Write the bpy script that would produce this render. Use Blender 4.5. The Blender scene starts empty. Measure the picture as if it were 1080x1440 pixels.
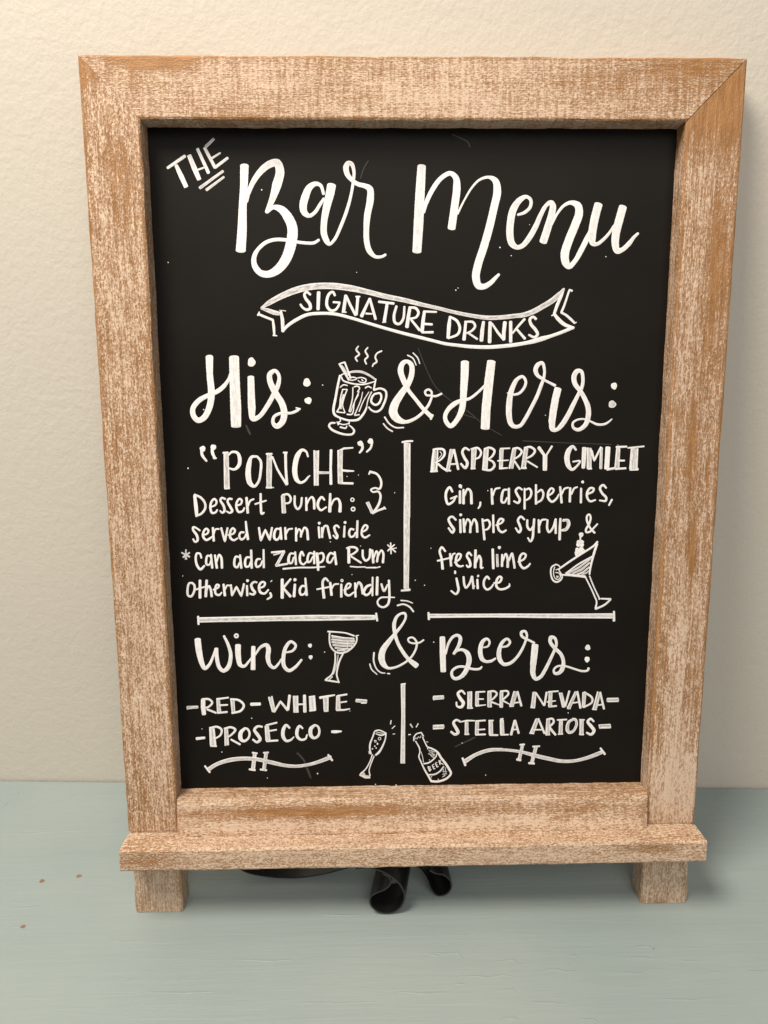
import bpy, bmesh, math, random
from mathutils import Vector, Matrix, noise
R = math.radians
rnd = random.Random(7)
scene = bpy.context.scene

# ---------------------------------------------------------------- CAMERA (phone main lens, portrait, tipped down)
LEAN = R(10.5)                       # the board leans back this far from upright
CAM = Vector((-0.02443, -0.33324, 0.37026)); PITCH = 0.34639; YAW = -0.02115; FPX = 1041.15
cd = bpy.data.cameras.new('camera'); cam = bpy.data.objects.new('camera', cd); scene.collection.objects.link(cam)
cd.sensor_fit = 'VERTICAL'; cd.sensor_height = 24.0; cd.lens = 24.0 * FPX / 1440.0
cd.clip_start = 0.01; cd.clip_end = 50
cam.location = CAM
cam.rotation_euler = (math.pi / 2 - PITCH, 0, YAW)
scene.camera = cam

# ---------------------------------------------------------------- LIGHT: a warm room with a ceiling lamp, plus an added soft fill
world = bpy.data.worlds.new('World'); scene.world = world; world.use_nodes = True
bg = world.node_tree.nodes['Background']
bg.inputs['Color'].default_value = (1.0, 0.93, 0.84, 1); bg.inputs['Strength'].default_value = 0.29
def lamp(name, loc, target, size, power, col):
    l = bpy.data.lights.new(name, 'AREA'); l.shape = 'DISK'; l.size = size; l.energy = power; l.color = col
    o = bpy.data.objects.new(name, l); scene.collection.objects.link(o); o.location = loc
    o.rotation_euler = (Vector(target) - Vector(loc)).to_track_quat('-Z', 'Y').to_euler()
lamp('ceiling_lamp', (-0.46, -0.33, 1.26), (0, 0.03, 0.25), 0.46, 18.6, (1.0, 0.885, 0.735))
lamp('soft_fill_light', (0.35, -2.3, 2.15), (0, 0.03, 0.2), 1.9, 30.0, (1.0, 0.93, 0.84))  # added fill in place of a bright ceiling, also mirrored in the black panel
scene.view_settings.view_transform = 'Standard'; scene.view_settings.look = 'None'
scene.view_settings.exposure = 0.10; scene.view_settings.gamma = 1.0

# ---------------------------------------------------------------- SMALL HELPERS
def link(o, parent=None):
    scene.collection.objects.link(o)
    if parent: o.parent = parent
    return o
def mesh_obj(name, verts, faces, mat, parent=None, smooth=False, uvs=None, label=None):
    me = bpy.data.meshes.new(name); me.from_pydata([tuple(v) for v in verts], [], faces); me.update()
    if smooth: me.polygons.foreach_set('use_smooth', [True] * len(me.polygons))
    me.materials.append(mat)
    o = bpy.data.objects.new(name, me); link(o, parent)
    if label: o['label'] = label
    return o
class N:                                   # tiny node-graph builder
    def __init__(s, name):
        s.m = bpy.data.materials.new(name); s.m.use_nodes = True; s.t = s.m.node_tree; s.t.nodes.clear()
        s.out = s.n('ShaderNodeOutputMaterial'); s.b = s.n('ShaderNodeBsdfPrincipled'); s.l(s.b.outputs[0], s.out.inputs[0])
    def n(s, k, **kw):
        x = s.t.nodes.new(k)
        for a, v in kw.items(): setattr(x, a, v)
        return x
    def l(s, a, b): s.t.links.new(a, b)
    def put(s, sock, v):
        if isinstance(v, bpy.types.NodeSocket): s.l(v, sock)
        elif isinstance(v, (tuple, list)) and len(v) == 3 and sock.type == 'RGBA': sock.default_value = (*v, 1)
        else: sock.default_value = v
    def math(s, op, a, b=0.0, c=0.0, clamp=False):
        x = s.n('ShaderNodeMath', operation=op, use_clamp=clamp); s.put(x.inputs[0], a); s.put(x.inputs[1], b); s.put(x.inputs[2], c); return x.outputs[0]
    def noise(s, co, scale=(1, 1, 1), off=(0, 0, 0), detail=3.0, rough=0.55, dist=0.0):
        mp = s.n('ShaderNodeMapping'); mp.inputs['Scale'].default_value = scale; mp.inputs['Location'].default_value = off
        s.l(co, mp.inputs['Vector'])
        x = s.n('ShaderNodeTexNoise'); x.inputs['Scale'].default_value = 1.0; x.inputs['Detail'].default_value = detail
        x.inputs['Roughness'].default_value = rough; x.inputs['Distortion'].default_value = dist
        s.l(mp.outputs[0], x.inputs['Vector']); return x.outputs['Fac']
    def ramp(s, v, lo, hi):                # smooth step
        x = s.n('ShaderNodeMapRange', interpolation_type='SMOOTHSTEP'); s.put(x.inputs['Value'], v)
        s.put(x.inputs['From Min'], lo); s.put(x.inputs['From Max'], hi); return x.outputs[0]
    def mix(s, f, a, b):
        x = s.n('ShaderNodeMix', data_type='RGBA'); s.put(x.inputs['Factor'], f); s.put(x.inputs['A'], a) if False else None
        ia, ib = [i for i in x.inputs if i.name == 'A' and i.type == 'RGBA'][0], [i for i in x.inputs if i.name == 'B' and i.type == 'RGBA'][0]
        s.put(ia, a); s.put(ib, b); return [o for o in x.outputs if o.type == 'RGBA'][0]
    def obj(s): return s.n('ShaderNodeTexCoord').outputs['Object']
    def bump(s, h, strength, dist):
        x = s.n('ShaderNodeBump'); x.inputs['Strength'].default_value = strength; x.inputs['Distance'].default_value = dist
        s.l(h, x.inputs['Height']); s.l(x.outputs[0], s.b.inputs['Normal'])

# ---------------------------------------------------------------- MATERIALS
def wood(name, seed, half, bias=0.0, cross=0.0, speck=0.5, spots=(), grey=0.0, crossdens=140, grainy=1.0):
    """pine-brown wood under a rubbed, scraped coat of pinkish whitewash; X runs along the grain, Z across it"""
    g = N(name); co = g.obj(); off = (seed * 3.7, seed * 1.3, seed * 2.1)
    sx = g.n('ShaderNodeSeparateXYZ'); g.l(co, sx.inputs[0]); X, Y, Z = sx.outputs
    grain = g.noise(co, (95, 520, 760), off, 4.0, 0.6, 0.3)
    fine = g.noise(co, (560, 1500, 1600), off, 3.0, 0.65)
    spk = g.noise(co, (820, 820, 1150), off, 3.0, 0.7)
    large = g.noise(co, (14, 40, 55), off, 3.0, 0.6)
    mid = g.noise(co, (55, 160, 190), off, 3.0, 0.6)
    v = g.math('MULTIPLY', grain, 0.30 * grainy)
    lines = g.noise(co, (22, 950, 1300), off, 3.0, 0.65, 0.1)
    v = g.math('MULTIPLY_ADD', lines, 0.46 * grainy, v)
    v = g.math('MULTIPLY_ADD', spk, speck, v)
    v = g.math('MULTIPLY_ADD', fine, 0.62, v)
    v = g.math('MULTIPLY_ADD', large, 0.17, v)
    v = g.math('MULTIPLY_ADD', mid, 0.20, v)
    if cross:
        cr = g.noise(co, (crossdens * 3.2, 60, 38), off, 4.0, 0.75)
        v = g.math('MULTIPLY_ADD', cr, cross, v)
    mean = 0.5 * (0.76 * grainy + speck + 0.62 + 0.17 + 0.20 + cross)
    for (cx, cz, rx, rz, st) in spots:
        a = g.math('POWER', g.math('DIVIDE', g.math('SUBTRACT', X, cx), rx), 2.0)
        b = g.math('POWER', g.math('DIVIDE', g.math('SUBTRACT', Z, cz), rz), 2.0)
        d = g.math('SQRT', g.math('ADD', a, b))
        w = g.math('MULTIPLY', g.ramp(d, 1.5, 0.1), g.math('MULTIPLY_ADD', mid, 1.2, 0.25))
        v = g.math('MULTIPLY_ADD', w, -st, v)
    # rubbed through along the arrises
    e = g.math('ADD', g.math('SUBTRACT', half, g.math('ABSOLUTE', Z)), g.math('MULTIPLY', g.math('MAXIMUM', Y, 0.0), 1.6))
    ew = g.ramp(g.math('MULTIPLY_ADD', mid, -0.004, e), 0.0004, -0.0028)
    v = g.math('MULTIPLY_ADD', ew, -0.26, v)
    t = mean - 0.03 - bias
    flake = g.noise(co, (420, 900, 1100), tuple(o + 9 for o in off), 4.0, 0.7)
    mask = g.ramp(v, t - 0.14, t + 0.10)
    thick = g.ramp(g.math('MULTIPLY_ADD', v, 0.9, flake), 0.9 * t + 0.48, 0.9 * t + 0.70)
    brown = g.mix(g.ramp(grain, 0.3, 0.7), (0.255, 0.120, 0.040), (0.375, 0.188, 0.070))
    brown = g.mix(g.ramp(g.noise(co, (60, 900, 2200), off, 3.0), 0.60, 0.75), brown, (0.20, 0.09, 0.04))
    wash = g.mix(thick, (0.405, 0.262, 0.170), (0.66, 0.515, 0.395))
    wash = g.mix(g.math('MULTIPLY', g.ramp(large, 0.35, 0.7), 0.35), wash, (0.50, 0.36, 0.28))
    col = g.mix(mask, brown, wash)
    if grey: col = g.mix(grey, col, (0.47, 0.42, 0.34))
    g.put(g.b.inputs['Base Color'], col)
    g.put(g.b.inputs['Roughness'], g.math('MULTIPLY_ADD', mask, 0.15, 0.5))
    g.b.inputs['Specular IOR Level'].default_value = 0.35
    h = g.math('MULTIPLY_ADD', v, 0.8, g.math('MULTIPLY', mask, 0.25))
    g.bump(h, 0.75, 0.0007)
    return g.m

def wall_mat():
    g = N('painted_wall'); co = g.obj()
    a = g.noise(co, (185, 185, 185), (0, 0, 0), 2.0, 0.5, 0.2); b = g.noise(co, (480, 480, 480), (3, 1, 2), 2.0)
    c = g.noise(co, (6, 6, 6), (5, 5, 5), 2.0)
    g.put(g.b.inputs['Base Color'], g.mix(c, (0.565, 0.538, 0.487), (0.605, 0.575, 0.518)))
    g.b.inputs['Roughness'].default_value = 0.55; g.b.inputs['Specular IOR Level'].default_value = 0.3
    g.bump(g.math('MULTIPLY_ADD', b, 0.6, a), 0.28, 0.0010)
    return g.m
def table_mat():
    g = N('sage_chalk_paint'); co = g.obj()
    br = g.noise(co, (14, 240, 240), (1, 2, 0), 4.0, 0.6, 0.6); cl = g.noise(co, (7, 9, 9), (2, 2, 0), 3.0)
    st = g.noise(co, (4, 55, 55), (8, 4, 0), 3.0, 0.6, 0.8); f = g.noise(co, (500, 700, 500), (0, 0, 0), 3.0)
    c = g.mix(g.ramp(cl, 0.3, 0.7), (0.250, 0.312, 0.322), (0.278, 0.336, 0.342))
    c = g.mix(g.math('MULTIPLY', g.ramp(st, 0.52, 0.72), 0.18), c, (0.235, 0.30, 0.29))
    c = g.mix(g.math('MULTIPLY', g.ramp(br, 0.60, 0.74), 0.12), c, (0.22, 0.28, 0.26))
    c = g.mix(g.math('MULTIPLY', f, 0.14), c, (0.36, 0.40, 0.37))
    g.put(g.b.inputs['Base Color'], c)
    g.put(g.b.inputs['Roughness'], g.math('MULTIPLY_ADD', cl, 0.2, 0.38)); g.b.inputs['Specular IOR Level'].default_value = 0.4
    g.bump(g.math('MULTIPLY_ADD', f, 0.12, g.math('MULTIPLY_ADD', st, 0.8, br)), 0.35, 0.0009)
    return g.m
def board_mat():
    g = N('black_board_paint'); co = g.obj()
    a = g.noise(co, (9, 9, 14), (0, 0, 0), 3.0); f = g.noise(co, (900, 900, 900), (0, 0, 0), 2.0)
    c = g.mix(g.ramp(a, 0.35, 0.75), (0.0060, 0.0051, 0.0043), (0.0086, 0.0074, 0.0063))
    g.put(g.b.inputs['Base Color'], c); g.put(g.b.inputs['Roughness'], g.math('MULTIPLY_ADD', a, 0.10, 0.42))
    g.b.inputs['Specular IOR Level'].default_value = 0.13
    g.bump(f, 0.12, 0.0003)
    return g.m
def ink_mat():
    g = N('white_paint_pen'); 
    uv = g.n('ShaderNodeUVMap'); uv.uv_map = 'pen'; sx = g.n('ShaderNodeSeparateXYZ'); g.l(uv.outputs[0], sx.inputs[0])
    at = g.n('ShaderNodeAttribute'); at.attribute_name = 'tone'; tone = at.outputs['Fac']
    co = g.obj()
    streak = g.noise(uv.outputs[0], (1.6, 4.2, 1), (0, 0, 0), 4.0, 0.7, 0.3)
    blot = g.noise(co, (420, 420, 420), (0, 0, 0), 4.0, 0.65)
    edge = g.ramp(g.math('ABSOLUTE', sx.outputs[1]), 0.35, 0.95)          # ink pools at the rim of a stroke
    thin = g.math('SUBTRACT', 1.0, tone)
    d = g.math('MULTIPLY_ADD', streak, 1.15, g.math('MULTIPLY', blot, 0.35))
    d = g.ramp(d, 0.55, 0.98)
    # density of ink: bright strokes nearly solid, thin ones streaky and darker inside
    dens = g.math('SUBTRACT', 1.0, g.math('MULTIPLY', g.math('MULTIPLY', thin, g.math('SUBTRACT', 1.3, edge)), g.math('SUBTRACT', 1.25, d)), clamp=True)
    dens = g.math('SUBTRACT', dens, g.math('MULTIPLY', g.math('SUBTRACT', 1.0, d), 0.20), clamp=True)
    dens = g.math('MULTIPLY', dens, g.ramp(tone, -0.3, 0.34))
    c = g.mix(dens, (0.03, 0.026, 0.025), (0.92, 0.92, 0.95))
    g.put(g.b.inputs['Base Color'], c); g.b.inputs['Roughness'].default_value = 0.55
    g.bump(blot, 0.25, 0.0003)
    return g.m
def plain(name, col, rough, spec=0.4):
    g = N(name); co = g.obj(); a = g.noise(co, (300, 300, 300), (0, 0, 0), 3.0)
    g.put(g.b.inputs['Base Color'], g.mix(a, tuple(x * 0.75 for x in col), tuple(min(1, x * 1.2) for x in col)))
    g.b.inputs['Roughness'].default_value = rough; g.b.inputs['Specular IOR Level'].default_value = spec
    g.bump(a, 0.2, 0.0003); return g.m

# ---------------------------------------------------------------- WALL AND TABLE
WALL_ANG = math.atan2(0.09836 - 0.11855, 0.26346 + 0.29766)     # the wall is not quite square to the board
WALL_Y0 = 0.11855 + math.tan(WALL_ANG) * 0.29766
def wall_pt(s, d=0.0):                                             # s metres along the wall, d metres in front of it
    c, n = math.cos(WALL_ANG), math.sin(WALL_ANG)
    return (s * c + d * n, WALL_Y0 + s * n - d * c)
def slab(name, quad, z0, z1, mat, bev=0.0):
    bm = bmesh.new(); lo = [bm.verts.new((x, y, z0)) for x, y in quad]; hi = [bm.verts.new((x, y, z1)) for x, y in quad]
    bm.faces.new(lo[::-1]); bm.faces.new(hi)
    for i in range(4): bm.faces.new((lo[i], lo[(i + 1) % 4], hi[(i + 1) % 4], hi[i]))
    if bev: bmesh.ops.bevel(bm, geom=list(bm.edges), offset=bev, segments=3, affect='EDGES', profile=0.6)
    bmesh.ops.recalc_face_normals(bm, faces=bm.faces)
    me = bpy.data.meshes.new(name); bm.to_mesh(me); bm.free(); me.materials.append(mat)
    return link(bpy.data.objects.new(name, me))
w = slab('wall', [wall_pt(-1.6), wall_pt(1.6), wall_pt(1.6, -0.1), wall_pt(-1.6, -0.1)], -0.75, 1.9, wall_mat())
w['kind'] = 'structure'; w['label'] = 'cream painted wall with a light orange-peel texture'
TM = table_mat()
table = slab('table', [wall_pt(-0.75, 0.42), wall_pt(0.75, 0.42), wall_pt(0.75, 0.0012), wall_pt(-0.75, 0.0012)], -0.03, 0.0, TM, 0.0012)
table['label'] = 'sage green painted wooden table top worn with small chips and brush cracks'; table['category'] = 'table'

def Rcam():
    cp, sp = math.cos(PITCH), math.sin(PITCH); cy, sy = math.cos(YAW), math.sin(YAW)
    return Matrix(((cy, -sy, 0), (sy, cy, 0), (0, 0, 1))) @ Matrix(((1, 0, 0), (0, cp, sp), (0, -sp, cp)))
RC = Rcam()
def ray(px, py): return RC @ Vector(((px - 540) / FPX, 1.0, -(py - 720) / FPX))
def on_table(px, py):                      # measured place of a mark on the table
    d = ray(px, py); return CAM + d * (-CAM.z / d.z)
def on_y(px, py, y):
    d = ray(px, py); return CAM + d * ((y - CAM.y) / d.y)

# chips in the paint: small lens-shaped dents showing the red-brown undercoat
chip_m = plain('red_brown_undercoat', (0.23, 0.135, 0.10), 0.6)
for (px, py, rx, ry, m) in [(59, 1239, 4.6, 3.0, chip_m), (111, 1232, 4.6, 2.6, chip_m),
                            (32.5, 1303, 4.6, 2.7, chip_m), (94, 1198, 5, 1.6, TM), (919, 1334.5, 2, 1.0, chip_m)]:
    c = on_table(px, py); ax = (on_table(px + rx, py) - c).length; ay = (on_table(px, py + ry) - c).length
    vs = [Vector((c.x, c.y, 0.00006))]; k = 14; ph = rnd.random() * 6
    for i in range(k):
        a = i * math.tau / k; r = 0.82 + 0.07 * math.sin(3 * a + ph) + 0.06 * math.sin(5 * a + 2 * ph) + 0.08 * rnd.uniform(-1, 1)
        vs.append(Vector((c.x + ax * r * math.cos(a), c.y + ay * r * math.sin(a), 0.0001)))
    mesh_obj('paint_chip', vs, [(0, i + 1, (i + 1) % k + 1) for i in range(k)], m, table)
# brush ridges and hairline cracks: low raised ridges of the paint itself
RIDGES = [[(608, 1341), (630, 1342), (645, 1340), (653, 1350)], [(690, 1354), (712, 1351), (722, 1350), (729, 1357), (747, 1355)], [(762, 1366), (780, 1363), (795, 1367), (812, 1366)],
          [(640, 1374), (670, 1373), (684, 1375), (708, 1372), (724, 1374)], [(692, 1393), (710, 1393), (722, 1392), (726, 1396)], [(745, 1410), (770, 1411), (800, 1413)],
          [(700, 1433), (722, 1432), (734, 1436)], [(812, 1434), (834, 1434), (842, 1438)], [(876, 1334), (905, 1331), (920, 1334), (928, 1336)], [(875, 1348), (900, 1347), (925, 1349)],
          [(870, 1368), (892, 1370), (905, 1369)], [(995, 1367), (1010, 1368), (1018, 1371)], [(1048, 1366), (1068, 1367), (1080, 1366)], [(603, 1343), (618, 1345)], [(0, 1173), (40, 1172), (95, 1169), (125, 1168)],
          [(148, 1322), (170, 1325), (205, 1323)], [(10, 1305), (30, 1303)], [(20, 1278), (40, 1277), (60, 1275)], [(178, 1380), (190, 1378)], [(1060, 1136), (1075, 1138), (1080, 1140)], [(455, 1286), (480, 1288), (505, 1287)],
          [(210, 1396), (260, 1397), (300, 1395)], [(330, 1350), (380, 1352), (410, 1350)], [(420, 1410), (470, 1412), (530, 1409)], [(930, 1405), (970, 1407), (1010, 1404)], [(560, 1395), (600, 1398), (630, 1396)],
          [(25, 1117), (27, 1113)], [(6, 1134), (12, 1128)], [(98, 1121), (104, 1118)], [(640, 1384), (655, 1385)], [(800, 1345), (812, 1344)], [(960, 1352), (985, 1353)]]
vs, fs = [], []
for rd in RIDGES:
    P = []
    for i in range(len(rd) - 1):
        for j in range(6):
            f = j / 6; P.append((rd[i][0] * (1 - f) + rd[i + 1][0] * f, rd[i][1] * (1 - f) + rd[i + 1][1] * f + rnd.uniform(-.35, .35)))
    P.append(rd[-1]); b = len(vs); n = len(P)
    for i, (x, y) in enumerate(P):
        c = on_table(x, y); t = math.sin(math.pi * (i + .4) / n) ** .5; h = 0.00022 * t * rnd.uniform(.7, 1.2); hw = 0.0005 * t + 0.0001
        vs += [(c.x, c.y + hw * 2.4, -0.00003), (c.x, c.y, h), (c.x, c.y - hw * .5, -0.00003)]
        if i: q = b + 3 * i; fs += [(q - 3, q, q + 1, q - 2), (q - 2, q + 1, q + 2, q - 1)]
rg = mesh_obj('paint_ridges', vs, fs, TM, table); rg['kind'] = 'stuff'; rg['label'] = 'raised brush marks and hairline cracks in the green paint'

# ---------------------------------------------------------------- THE SIGN
root = link(bpy.data.objects.new('chalkboard_sign', None)); root.rotation_euler = (-LEAN, 0, 0); root.empty_display_size = 0.05
root['label'] = 'whitewashed wooden easel chalkboard lettered Bar Menu leaning against the wall'; root['category'] = 'chalkboard'
W2, H, A, VI, VB, E_, VT, TP, TT, WT, LO, LI, T = 0.165, 0.46540, 0.13634, 0.43607, 0.07164, 0.01185, 0.05209, 0.01813, 0.01296, 0.16439, 0.16376, 0.13577, 0.0160
# root axes: x across, z up the board, y = depth behind its front face
def timber(name, mat, u0, u1, z0, z1, y0, y1, cx, vertical, bev=0.0009, jit=0.00022, seg=56, end_fn=None, label=None, rag=None):
    """a stick of wood: X along the grain from u0(z) to u1(z), Z across, Y depth; rounded uneven arrises"""
    k = bev * .45
    prof = [(y0, z0 + bev), (y0, z1 - bev), (y0 + k, z1 - k * .6), (y0 + bev, z1), (y1 - bev, z1), (y1, z1 - bev), (y1, z0 + bev), (y1 - bev, z0), (y0 + bev, z0), (y0 + k, z0 + k * .6)]
    n = len(prof); vs = []; off = rnd.uniform(0, 99)
    for i in range(seg + 1):
        s = i / seg
        for j, (y, z) in enumerate(prof):
            a, b = u0(z), u1(z); x = a + (b - a) * s
            q = 0.0 if i in (0, seg) and end_fn is None else 1.0
            dz = q * jit * noise.noise(Vector((x * 90 + off, j * .7, z * 40))) * 2 + q * jit * .6 * noise.noise(Vector((x * 420 + off, j * 3.1, 5)))
            dy = q * jit * .5 * noise.noise(Vector((x * 70 + off, j * .9 + 9, 3)))
            if rag and rag(j): dz += jit * 1.6 * max(0, noise.noise(Vector((x * 260 + off, 1.5, 7)))) * (1 if z > 0 else -1)
            ex = 0.0
            if i in (0, seg): ex = (bev * .5 if j in (0, 1) else 0) * (0 if end_fn is None else 0)
            vs.append((x + (ex if i == 0 else -ex), y + dy, z + dz))
    fs = [tuple(reversed(range(n))), tuple(seg * n + j for j in range(n))]
    for i in range(seg):
        for j in range(n): fs.append((i * n + j, i * n + (j + 1) % n, (i + 1) * n + (j + 1) % n, (i + 1) * n + j))
    o = mesh_obj(name, vs, fs, mat, root, label=label)
    if vertical: o.rotation_euler = (0, -math.pi / 2, 0); o.location = (cx, 0, 0)      # X -> up, Z -> -x
    else: o.location = (0, 0, cx)
    return o
hs = (W2 - A) / 2                                                  # half the width of a stile
gap = 0.00022
# mitres: the outer arris runs on to the corner, the inner one stops at the opening
mz = lambda z, c: z
cL = -(W2 + A) / 2; cR = (W2 + A) / 2; vbot = VT + 0.0002
def up_left(z):  return VI + ((-z + hs) * 0 + (hs + z)) / (2 * hs) * (H - VI) - gap * .25      # local +Z is towards -x, the outside on the left
def up_right(z): return VI + (hs - z) / (2 * hs) * (H - VI) - gap
m_sl = wood('whitewashed_wood_left', 1.0, hs, bias=0.02, speck=0.60, spots=[(0.405, -0.002, 0.03, 0.006, .15), (0.462, 0.008, 0.010, 0.012, .25), (0.12, 0.0, 0.05, 0.02, -.05)])
m_sr = wood('whitewashed_wood_right', 2.0, hs, bias=0.0, speck=0.42, spots=[(0.452, 0.0, 0.030, 0.02, .34), (0.36, -0.006, 0.06, 0.006, .16), (0.275, 0.001, 0.03, 0.004, .20), (0.215, -0.002, 0.022, 0.0035, .18), (0.14, 0.003, 0.06, 0.006, -.10), (0.08, 0, 0.03, 0.02, -.14)])
timber('side_rail', m_sl, lambda z: vbot, up_left, -hs, hs, 0, T, cL, True)
timber('side_rail', m_sr, lambda z: vbot, up_right, -hs, hs, 0, T, cR, True)
ht = (H - VI) / 2; cT = (H + VI) / 2
m_top = wood('whitewashed_wood_top', 3.0, ht, bias=0.02, cross=0.52, speck=0.45, grainy=0.55, spots=[(-0.128, 0.013, 0.022, 0.005, .45), (0.115, 0.004, 0.03, 0.010, .08), (0.145, 0.012, 0.02, 0.006, .15), (0.02, -0.004, 0.05, 0.02, -.06)])
timber('top_rail', m_top, lambda z: -(A + (z + ht) / (2 * ht) * (W2 - A)) + gap * .25, lambda z: (A + (z + ht) / (2 * ht) * (W2 - A)) - gap, -ht, ht, 0.0001, T + .0001, cT, False, seg=90, rag=lambda j: j in (7, 8))
zb0 = VT - TT; hb = (VB - zb0) / 2; cB = (VB + zb0) / 2
m_bot = wood('whitewashed_wood_bottom', 4.0, hb, bias=0.01, cross=0.22, speck=0.36, crossdens=110, spots=[(-0.075, 0.002, 0.065, 0.0042, .30), (0.02, 0.003, 0.12, 0.003, .15), (0.08, -0.004, 0.05, 0.012, -.08), (-0.13, 0.012, 0.01, 0.003, .2)])
timber('bottom_rail', m_bot, lambda z: -A + .0001, lambda z: A - .0001, -hb, hb, 0.0003, T - .0002, cB, False, seg=90, rag=lambda j: j in (3, 4))

# cove moulding where the bottom rail meets the ledge
cz0, cz1, cn = VT + 0.0001, VB + 0.0002, 0.0054
m_cove = wood('whitewashed_wood_wedge', 4.6, 0.0125, bias=0.04, cross=0.30, speck=0.5, crossdens=110, grainy=0.6, spots=[(-0.075, 0.002, 0.07, 0.0040, .20), (0.02, 0.003, 0.12, 0.003, .08), (0.06, -0.006, 0.2, 0.004, -.10)])
prof = []
for i in range(9):
    a = i / 8; prof.append((-0.0014 - (cn - 0.0014) * (1 - a) + (0.0006 if i == 8 else 0.0), cz0 + (cz1 - cz0) * a))
prof += [(0.0002, cz1), (0.0002, cz0)]
vs = []; seg = 70; n = len(prof); x0, x1 = -A + 0.0004, A - 0.0004
for i in range(seg + 1):
    x = x0 + (x1 - x0) * i / seg; rr = min(1, (x - x0 + .0002) / 0.004, (x1 - x + .0002) / 0.004); rr = math.sqrt(max(0, 1 - (1 - rr) ** 2))
    for (y, z) in prof: vs.append((x, 0.0001 + (y - 0.0001) * (0.35 + 0.65 * rr) + 0.00015 * noise.noise(Vector((x * 120, z * 300, 2))), z - (cz0 + cz1) / 2))
fs = [tuple(reversed(range(n))), tuple(seg * n + j for j in range(n))]
for i in range(seg):
    for j in range(n): fs.append((i * n + j, i * n + (j + 1) % n, (i + 1) * n + (j + 1) % n, (i + 1) * n + j))
o = mesh_obj('moulding', vs, fs, m_cove, root); o.location = (0, 0, (cz0 + cz1) / 2)

# ledge: butted against the front of the frame
m_tray = wood('whitewashed_wood_ledge', 6.0, 0.02, bias=0.06, speck=0.75, grainy=0.45, spots=[(-0.15, 0.0, 0.02, 0.006, .12), (0.13, 0.003, 0.02, 0.003, .15)])
timber('ledge', m_tray, lambda z: -WT, lambda z: WT, -TT / 2, TT / 2, -TP, -0.0002, VT - TT / 2, False, bev=0.0011, jit=0.0003, seg=90)
# feet under the ledge, their ends cut level with the table; grey mixed in for the ledge's shade
hl = (LO - LI) / 2
for sx, bias, seed in ((-1, .02, 7.0), (1, .05, 8.0)):
    m = wood('whitewashed_wood_foot', seed, hl, bias=bias, speck=0.40, grey=0.18)
    o = timber('leg', m, lambda z: 0.0, lambda z: VT - .0001, -hl, hl, 0.0, T - .0012, sx * (LO + LI) / 2, True, seg=24, bev=0.0012, jit=0.0003)
    for v in o.data.vertices:
        if v.co.x < 0.001: v.co.x = v.co.y * math.tan(LEAN) + 0.0002 + 0.00035 * abs(noise.noise(Vector((v.co.z * 500, sx, v.co.y * 200))))
# the black panel behind the opening
bm_ = board_mat(); pz = (VI + VB) / 2
me_v = [(-A - .004, 0, -0.187), (A + .004, 0, -0.187), (A + .004, 0, 0.187), (-A - .004, 0, 0.187)]
def panel():
    vs = [(x, y, z) for y in (0, .0032) for (x, _, z) in me_v]
    fs = [(0, 1, 2, 3), (7, 6, 5, 4), (0, 4, 5, 1), (1, 5, 6, 2), (2, 6, 7, 3), (3, 7, 4, 0)]
    return mesh_obj('black_panel', vs, fs, bm_, root)
pan = panel(); pan.location = (0, E_, pz)
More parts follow.
